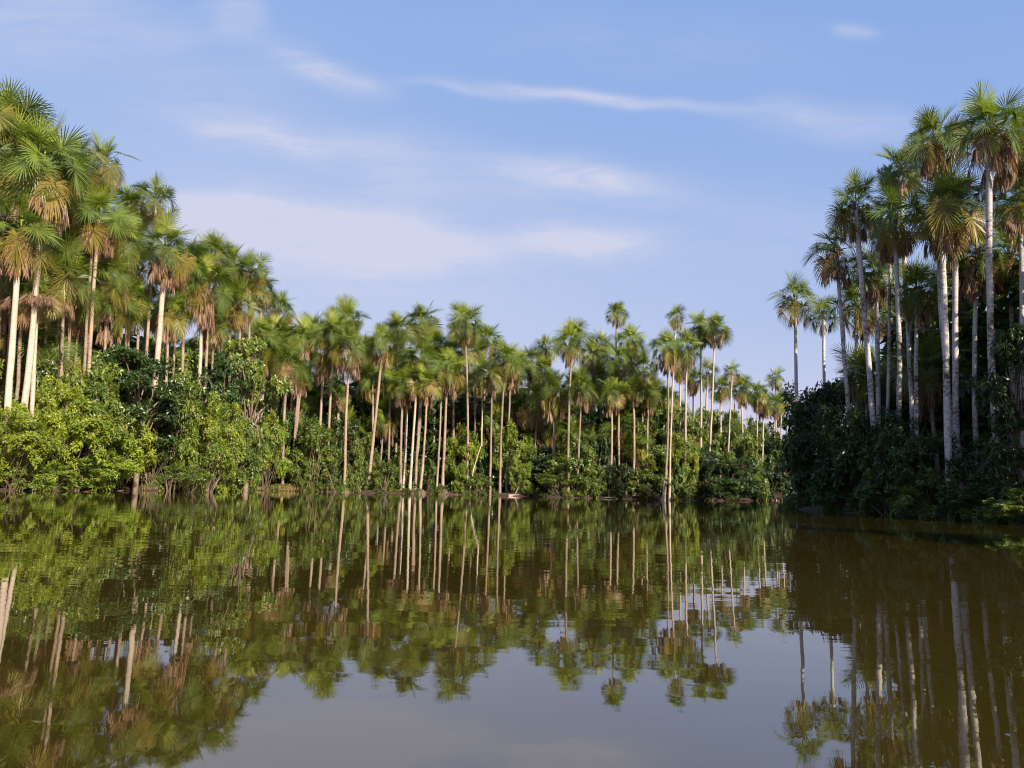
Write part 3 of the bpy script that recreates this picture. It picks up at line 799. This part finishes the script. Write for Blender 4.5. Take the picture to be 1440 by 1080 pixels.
fill(13, (24, 66), (34, 84), 7.0, 30, (13, 19), 'palm in deep shade standing behind the right bank front trunks', 'back row palms of the right bank', 2.2)
fill(24, (27, 64), (-42, 30), 3.0, 34, (17, 21), 'tall palm of the right bank close beside the viewer', 'right bank palms beside the viewer', 3.2)

# shaded understory shrubs behind
FS = random.Random(9)
def understory(n, xr, yr, dmin, dmax, label, group, hr=(2.5, 6)):
    k = 0; guard = 0
    while k < n and guard < 4000:
        guard += 1
        x = FS.uniform(*xr); y = FS.uniform(*yr); d = ldist(x, y)
        if d < dmin or d > dmax: continue
        plant(0, 0, 0, 0, 'deep', label, group, (x, y, .3), (FS.uniform(2.4, 3.6), FS.uniform(*hr)))
        k += 1
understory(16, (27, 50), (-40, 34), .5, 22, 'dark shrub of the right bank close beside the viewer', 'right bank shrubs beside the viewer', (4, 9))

# forest floor growth and the far thicket: nobody could count it
def clutter(name, label, n, xr, yr, dmin, dmax, zr, leaf, mat, seed, nl=(5, 8)):
    rng = random.Random(seed); mb = MB()
    xsr = np.array([rng.uniform(*xr) for _ in range(n * 12)]); ysr = np.array([rng.uniform(*yr) for _ in range(n * 12)])
    ds = lake_dist(xsr, ysr)
    k = 0
    for x, y, d in zip(xsr, ysr, ds):
        if d < dmin or d > dmax: continue
        cl = .5 + .5 * math.sin(x * .8 + 2 * math.sin(y * .5)) * math.sin(y * .7 + 1.3)
        z = zr[0] + (zr[1] - zr[0]) * rng.random() * (.35 + .65 * cl)
        rosette(mb, Vector((x, y, z)), Vector((rng.uniform(-1, 1), rng.uniform(-1, 1), .8)), rng, rng.randint(*nl), leaf * rng.uniform(.7, 1.3), rng.uniform(.2, .9))
        k += 1
        if k >= n: break
    o = link(name, mb.mesh(name, mat)); o['kind'] = 'stuff'; o['label'] = label
    o['category'] = 'undergrowth'
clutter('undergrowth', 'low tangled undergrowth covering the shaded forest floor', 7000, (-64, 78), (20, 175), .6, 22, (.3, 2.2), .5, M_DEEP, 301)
#clutter('forest_thicket', 'dense dark forest reading as one mass behind all the palms', 9000, (-80, 100), (20, 200), 18, 34, (.5, 12.5), 1.0, M_DEEP, 302)

rng = random.Random(302); mb = MB(); TN = 34000
xsr = np.array([rng.uniform(-62, 88) for _ in range(TN * 9)]); ysr = np.array([rng.uniform(22, 186) for _ in range(TN * 9)])
ds = lake_dist(xsr, ysr); k = 0
for x, y, d in zip(xsr, ysr, ds):
    if d < 8 or d > 17 or y < 22: continue
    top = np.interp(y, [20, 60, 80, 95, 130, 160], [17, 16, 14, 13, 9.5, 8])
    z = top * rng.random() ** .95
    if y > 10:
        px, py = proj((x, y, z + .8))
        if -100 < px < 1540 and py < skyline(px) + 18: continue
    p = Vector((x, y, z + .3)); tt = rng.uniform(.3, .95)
    for j in range(5):
        d1 = Vector((rng.gauss(0, 1), rng.gauss(0, 1), rng.gauss(-.2, .7))).normalized()
        s1 = d1.cross(Vector((rng.gauss(0, 1), rng.gauss(0, 1), rng.gauss(0, 1)))).normalized() * rng.uniform(.16, .32)
        l = rng.uniform(.8, 1.5)
        i0 = mb.vert(p, tt); i1 = mb.vert(p + d1 * l * .5 + s1, tt); i2 = mb.vert(p + d1 * l + Vector((0, 0, -.1)), tt); i3 = mb.vert(p + d1 * l * .5 - s1, tt)
        mb.f.append((i0, i1, i2, i3))
    k += 1
    if k >= TN: break
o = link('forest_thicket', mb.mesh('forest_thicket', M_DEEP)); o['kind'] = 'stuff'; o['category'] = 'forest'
o['label'] = 'dense dark forest reading as one mass behind all the palms'

# ------------------------------------------------------------------ bank details
# low leafy tufts hanging over the waterline
TR = random.Random(19)
for i in range(60):
    px = TR.uniform(205, 1095); D = shore_D(px) + TR.uniform(.1, .9)
    p = ground_at(px, D, 0.0); s_ = TR.uniform(.6, 1.3)
    plant(0, 0, 0, 0, 'low', 'low leafy tuft hanging over the edge of the far waterline', 'low tufts along the far waterline', (p.x, p.y, -.05), (s_, s_ * TR.uniform(.5, 1.0)))

def sticks(name, label, cat, specs, mat):
    mb = MB(); o0 = specs[0][0][0]
    for pts, r in specs:
        q = [p - o0 for p in pts]
        mb.tube(q, [r * (1 - .7 * i / (len(q) - 1)) for i in range(len(q))], 6)
    o = link(name, mb.mesh(name, mat, True)); o.location = o0
    o['label'] = label; o['category'] = cat
    return o
def wpt(px, py, D): return at(px, py, D)
sticks('dead_branch', 'bare dead branch slanting from the bank down into the water left of centre', 'branch',
       [([wpt(476, 705, 79), wpt(468, 684, 81), wpt(463, 668, 82), wpt(457, 650, 83)], .09)], M_WOOD)
sticks('leaning_sapling', 'thin pale dead sapling leaning right before the central shrubs', 'sapling',
       [([wpt(661, 688, 92), wpt(666, 660, 92.3), wpt(672, 640, 92.6), wpt(678, 622, 93)], .1)], M_PALE)
sticks('dead_stump', 'pale broken stump standing in the water below the waterside pair', 'stump',
       [([wpt(932, 704, 92), wpt(933, 690, 92), wpt(934, 676, 92.1)], .17)], M_PALE)
def log(px0, px1, D, label, r, lift=.05):
    a = at(px0, 690, D); b = at(px1, 690, D); a.z = lift; b.z = lift + .12
    b.y += .5
    sticks('fallen_log', label, 'log', [([a, a.lerp(b, .33) + Vector((0, .1, .03)), a.lerp(b, .7), b], r), ([a.lerp(b, .4), a.lerp(b, .5) + Vector((.1, 0, .5)), a.lerp(b, .55) + Vector((.2, .1, .95))], r * .35)], M_PALE)
log(715, 736, shore_D(725) - .3, 'pale fallen log lying along the water under the vivid shrub', .13)
log(868, 842, shore_D(855) - .2, 'thin fallen log at the dark waterline right of the mottled shrub', .1)
log(440, 420, shore_D(430) - .2, 'fallen log lying in the water before the tight cluster of trunks', .11)
def tangle(px, D, label, n=14, seed=1, w=1.6, h=1.3):
    rng = random.Random(seed); D = shore_D(px) + .5; c = ground_at(px, D, 0.0); mb = MB()
    for i in range(n):
        a = rng.uniform(0, 6.28)
        e = Vector((math.cos(a) * rng.uniform(.3, 1) * w, math.sin(a) * rng.uniform(.3, 1) * w * .6, -.3))
        t = Vector((rng.uniform(-.25, .25), rng.uniform(-.2, .2), rng.uniform(.4, 1) * h))
        md = e.lerp(t, .5) + Vector((rng.uniform(-.3, .3), 0, rng.uniform(.0, .35)))
        mb.tube([e, md, t, t + Vector((rng.uniform(-.4, .4), rng.uniform(-.3, .3), rng.uniform(-.1, .5)))], [.05, .045, .035, .015], 5)
    o = link('root_tangle', mb.mesh('root_tangle', M_WOOD, True)); o.location = c
    o['label'] = label; o['category'] = 'roots'
tangle(922, 93.5, 'tangle of bare pale roots left of the pale broken stump', 18, 1)
tangle(128, 46.5, 'reddish roots under the round bright shrub on the left waterline', 14, 2, 1.2, .8)
tangle(262, 57, 'bare twigs poking from the red mud bank at left', 18, 3, 1.6, 1.6)
tangle(318, 64, 'bare twigs under the sprawling shrub near the dry grass', 14, 4, 1.5, 1.8)
tangle(900, 95, 'leafless grey tangle below the layered broadleaf tree', 16, 5, 2.2, 2.6)
tangle(1350, 39.5, 'long bare branches in front of the white flecked trunk', 7, 6, 1.6, 1.2)
def mound(px, D, label, seed, w=.7, h=.45):
    rng = random.Random(seed); c = ground_at(px, D, 0.0); mb = MB()
    rings = 7; n = 16; idx = []
    for i in range(rings):
        f = i / (rings - 1)
        rr = w * math.cos(f * 1.5); z = -.3 + (h + .3) * math.sin(f * 1.55)
        idx.append([mb.vert((rr * math.cos(k / n * 6.283) * rng.uniform(.85, 1.15), rr * math.sin(k / n * 6.283) * rng.uniform(.85, 1.15), z + rng.uniform(-.05, .05))) for k in range(n)])
    for i in range(rings - 1):
        for k in range(n): mb.f.append((idx[i][k], idx[i][(k + 1) % n], idx[i + 1][(k + 1) % n], idx[i + 1][k]))
    mb.f.append(tuple(idx[-1]))
    for k in range(26):
        a = rng.uniform(0, 6.28); d = Vector((math.cos(a), math.sin(a), 0))
        mb.tube([d * w * .35 + Vector((0, 0, h)), d * w * .8 + Vector((0, 0, h * .6)), d * w * 1.1 + Vector((0, 0, -.25))], [.04, .035, .02], 4)
    o = link('root_mound', mb.mesh('root_mound', M_WOOD, True)); o.location = c
    o['label'] = label; o['category'] = 'roots'
mound(622, 89.6, 'brown root mound under the pink skirted palm at the waterline', 1, .75, .5)
mound(593, 88.6, 'small root mound under the golden green palm of the group of five', 2, .5, .4)
mound(577, 88.6, 'root mound under the whitest trunk of the group of five', 3, .55, .35)
mound(567, 90.2, 'dark root mound under the grey trunk of the group of five', 4, .5, .4)
mound(485, 83.0, 'low root mound under the yellow green waterline palm', 5, .5, .3)
fr = random.Random(4)
for px, off in ((98, -1.3), (123, -3.2), (131, -1.0), (66, -2.1), (170, -1.6), (225, -1.2), (642, -1.5), (520, -1.8), (556, -2.6), (310, -2.0)):
    D = shore_D(px) + off; p = ground_at(px, D, 0.0); mb = MB(); L_ = fr.uniform(.25, .5); a = fr.uniform(0, 6.28)
    d = Vector((math.cos(a), math.sin(a), 0)); e = Vector((-d.y, d.x, 0))
    ii = [mb.vert(q) for q in (d * -L_ + Vector((0, 0, .02)), e * L_ * .35 + Vector((0, 0, .05)), d * L_ + Vector((0, 0, .09)), e * -L_ * .35 + Vector((0, 0, .05)), Vector((0, 0, .012)))]
    mb.f += [(ii[0], ii[1], ii[4]), (ii[1], ii[2], ii[4]), (ii[2], ii[3], ii[4]), (ii[3], ii[0], ii[4])]
    o = link('floating_leaf', mb.mesh('floating_leaf', M_DRY)); o.location = p
    o['label'] = 'pale dead leaf floating on the water close to the bank'; o['category'] = 'leaf'; o['group'] = 'dead leaves floating near the bank'
# dry grass on the bank
mb = MB(); rng = random.Random(8); SD = [shore_D(150 + k) for k in range(300)]
for i in range(4200):
    px = rng.choice((rng.gauss(282, 26), rng.gauss(402, 24), rng.gauss(262, 14), rng.uniform(200, 430)))
    D = SD[min(299, max(0, int(px) - 150))] + rng.uniform(-.2, 1.8)
    p = ground_at(px, D, 0.05)
    d = ldist(p.x, p.y)
    if d < -.3: continue
    h = rng.uniform(.2, .9) * (1 if abs(px - 282) < 30 or abs(px - 402) < 18 else .6)
    dr = Vector((rng.uniform(-.5, .5), rng.uniform(-.6, .3), 1)).normalized()
    sd = Vector((rng.uniform(.4, 1), rng.uniform(-.6, .6), 0)).normalized() * .02
    t = rng.random()
    i0 = mb.vert(p - sd, t); i1 = mb.vert(p + sd, t); q = p + dr * h * .6
    i2 = mb.vert(q + sd * .8, t); i3 = mb.vert(q - sd * .8, t); e = mb.vert(q + (dr + Vector((rng.uniform(-.4, .4), -.2, -.3))) * h * .45, t)
    mb.f += [(i0, i1, i2, i3), (i3, i2, e)]
o = link('dry_grass', mb.mesh('dry_grass', M_DRY)); o['kind'] = 'stuff'; o['label'] = 'dry straw coloured grass along the left mud bank'; o['category'] = 'grass'

# ------------------------------------------------------------------ light
EL = R_(28); AZ = R_(143)
sd = Vector((math.cos(EL) * math.sin(AZ), math.cos(EL) * math.cos(AZ), math.sin(EL)))
sl = bpy.data.lights.new('sun', 'SUN'); sl.energy = 5.0; sl.angle = R_(.5); sl.color = (1.0, .87, .68)
so = bpy.data.objects.new('sun', sl); COL.objects.link(so)
so.rotation_euler = sd.to_track_quat('Z', 'Y').to_euler(); so.location = (40, -60, 60)

wd = bpy.data.worlds.new('World'); C.world = wd; wd.use_nodes = True
nt = wd.node_tree
for n in list(nt.nodes): nt.nodes.remove(n)
out = N(nt, 'ShaderNodeOutputWorld'); bg = N(nt, 'ShaderNodeBackground'); bg.inputs[1].default_value = .135
nt.links.new(bg.outputs[0], out.inputs[0])
sk = N(nt, 'ShaderNodeTexSky'); sk.sky_type = 'NISHITA'; sk.sun_disc = False
sk.sun_elevation = EL; sk.sun_rotation = AZ; sk.air_density = 1.0; sk.dust_density = 1.2; sk.ozone_density = 1.6
tc = N(nt, 'ShaderNodeTexCoord'); sp = N(nt, 'ShaderNodeSeparateXYZ'); nt.links.new(tc.outputs['Generated'], sp.inputs[0])
yy = mth(nt, 'MAXIMUM', sp.outputs[1], .08)
u = mth(nt, 'DIVIDE', sp.outputs[0], yy); v = mth(nt, 'DIVIDE', sp.outputs[2], yy)
cb = N(nt, 'ShaderNodeCombineXYZ'); nt.links.new(u, cb.inputs[0]); nt.links.new(v, cb.inputs[1]); cb.inputs[2].default_value = 1
mp = N(nt, 'ShaderNodeMapping'); mp.inputs['Scale'].default_value = (3.2, 15, 1); mp.inputs['Rotation'].default_value = (0, 0, .08); nt.links.new(cb.outputs[0], mp.inputs[0])
nz = N(nt, 'ShaderNodeTexNoise'); nz.inputs['Scale'].default_value = 1.5; nz.inputs['Detail'].default_value = 9; nz.inputs['Roughness'].default_value = .63; nz.inputs['Distortion'].default_value = .5
nt.links.new(mp.outputs[0], nz.inputs['Vector'])
# warp
wp = N(nt, 'ShaderNodeTexNoise'); wp.inputs['Scale'].default_value = 5; wp.inputs['Detail'].default_value = 4; nt.links.new(cb.outputs[0], wp.inputs['Vector'])
ws = N(nt, 'ShaderNodeVectorMath', operation='SUBTRACT'); nt.links.new(wp.outputs['Color'], ws.inputs[0]); ws.inputs[1].default_value = (.5, .5, .5)
wm2 = N(nt, 'ShaderNodeVectorMath', operation='MULTIPLY'); nt.links.new(ws.outputs[0], wm2.inputs[0]); wm2.inputs[1].default_value = (.12, .05, 0)
wa = N(nt, 'ShaderNodeVectorMath', operation='ADD'); nt.links.new(cb.outputs[0], wa.inputs[0]); nt.links.new(wm2.outputs[0], wa.inputs[1])
CL = [(450, 330, 215, 50, 1.35, 3), (330, 300, 110, 26, .5, 4), (640, 345, 120, 30, .45, 0), (830, 340, 95, 24, .85, 3), (805, 250, 130, 24, .75, 6), (850, 143, 210, 10, .58, 3), (640, 130, 90, 8, .3, 5), (450, 102, 80, 20, .85, 18),
      (330, 185, 80, 24, .62, 8), (420, 208, 50, 16, .4, 5), (520, 215, 130, 34, .4, 3), (335, 25, 40, 40, .4, 0), (60, 30, 130, 70, .45, 0), (230, 60, 60, 40, .2, 0), (1190, 175, 130, 30, .4, 0),
      (1200, 38, 40, 12, .3, 0), (560, 395, 420, 50, .22, 0), (1000, 330, 260, 60, .2, 0), (300, 150, 160, 120, .2, 0), (900, 60, 300, 60, .12, 0), (640, 262, 150, 30, .3, 2)]
tot = None
for px, py, hw, hh, st, tilt in CL:
    r = ray(px, py); u0, v0 = r.x / r.y, r.z / r.y
    hw, hh = hw / FPX, hh / FPX; ct, sn = math.cos(R_(-tilt - 1.6)), math.sin(R_(-tilt - 1.6))
    d1 = N(nt, 'ShaderNodeVectorMath', operation='DOT_PRODUCT'); nt.links.new(wa.outputs[0], d1.inputs[0]); d1.inputs[1].default_value = (ct / hw, sn / hw, -(u0 * ct + v0 * sn) / hw)
    d2 = N(nt, 'ShaderNodeVectorMath', operation='DOT_PRODUCT'); nt.links.new(wa.outputs[0], d2.inputs[0]); d2.inputs[1].default_value = (-sn / hh, ct / hh, -(-u0 * sn + v0 * ct) / hh)
    e = mth(nt, 'ADD', mth(nt, 'POWER', mth(nt, 'ABSOLUTE', d1.outputs['Value']), 2.6), mth(nt, 'POWER', mth(nt, 'ABSOLUTE', d2.outputs['Value']), 2.0))
    g_ = mth(nt, 'MULTIPLY', mth(nt, 'POWER', 2.71828, mth(nt, 'MULTIPLY', e, -1)), st)
    tot = g_ if tot is None else mth(nt, 'ADD', tot, g_)
nr = ramp(nt, nz.outputs[0], [(.3, (.2, .2, .2)), (.64, (1, 1, 1))])
cm = mth(nt, 'MINIMUM', mth(nt, 'MULTIPLY', mth(nt, 'MULTIPLY', tot, 1.35), mth(nt, 'ADD', mth(nt, 'MULTIPLY', nr, .85), .15)), .9)
sr = N(nt, 'ShaderNodeSeparateColor'); nt.links.new(sk.outputs[0], sr.inputs[0])
tn = N(nt, 'ShaderNodeCombineColor')      # per-channel colour grade of the sky, evens the blue out towards the horizon
for k_, (mul, pw) in enumerate(((1.0, .64), (1.315, .36), (2.62, .1))):
    nt.links.new(mth(nt, 'MULTIPLY', mth(nt, 'POWER', sr.outputs[k_], pw), mul), tn.inputs[k_])
mx = N(nt, 'ShaderNodeMixRGB'); nt.links.new(mth(nt, 'MULTIPLY', cm, 1.0), mx.inputs[0]); nt.links.new(tn.outputs[0], mx.inputs[1]); mx.inputs[2].default_value = (2.42, 2.5, 3.12, 1)
nt.links.new(mx.outputs[0], bg.inputs[0])

# ------------------------------------------------------------------ render settings
C.view_settings.view_transform = 'Standard'; C.view_settings.look = 'None'
C.view_settings.exposure = 1.0; C.view_settings.gamma = 1
C.cycles.max_bounces = 6; C.cycles.diffuse_bounces = 3; C.cycles.glossy_bounces = 3; C.cycles.transmission_bounces = 3
C.cycles.use_denoising = True
C.cycles.filter_width = 1.1
C.cycles.sample_clamp_indirect = 4
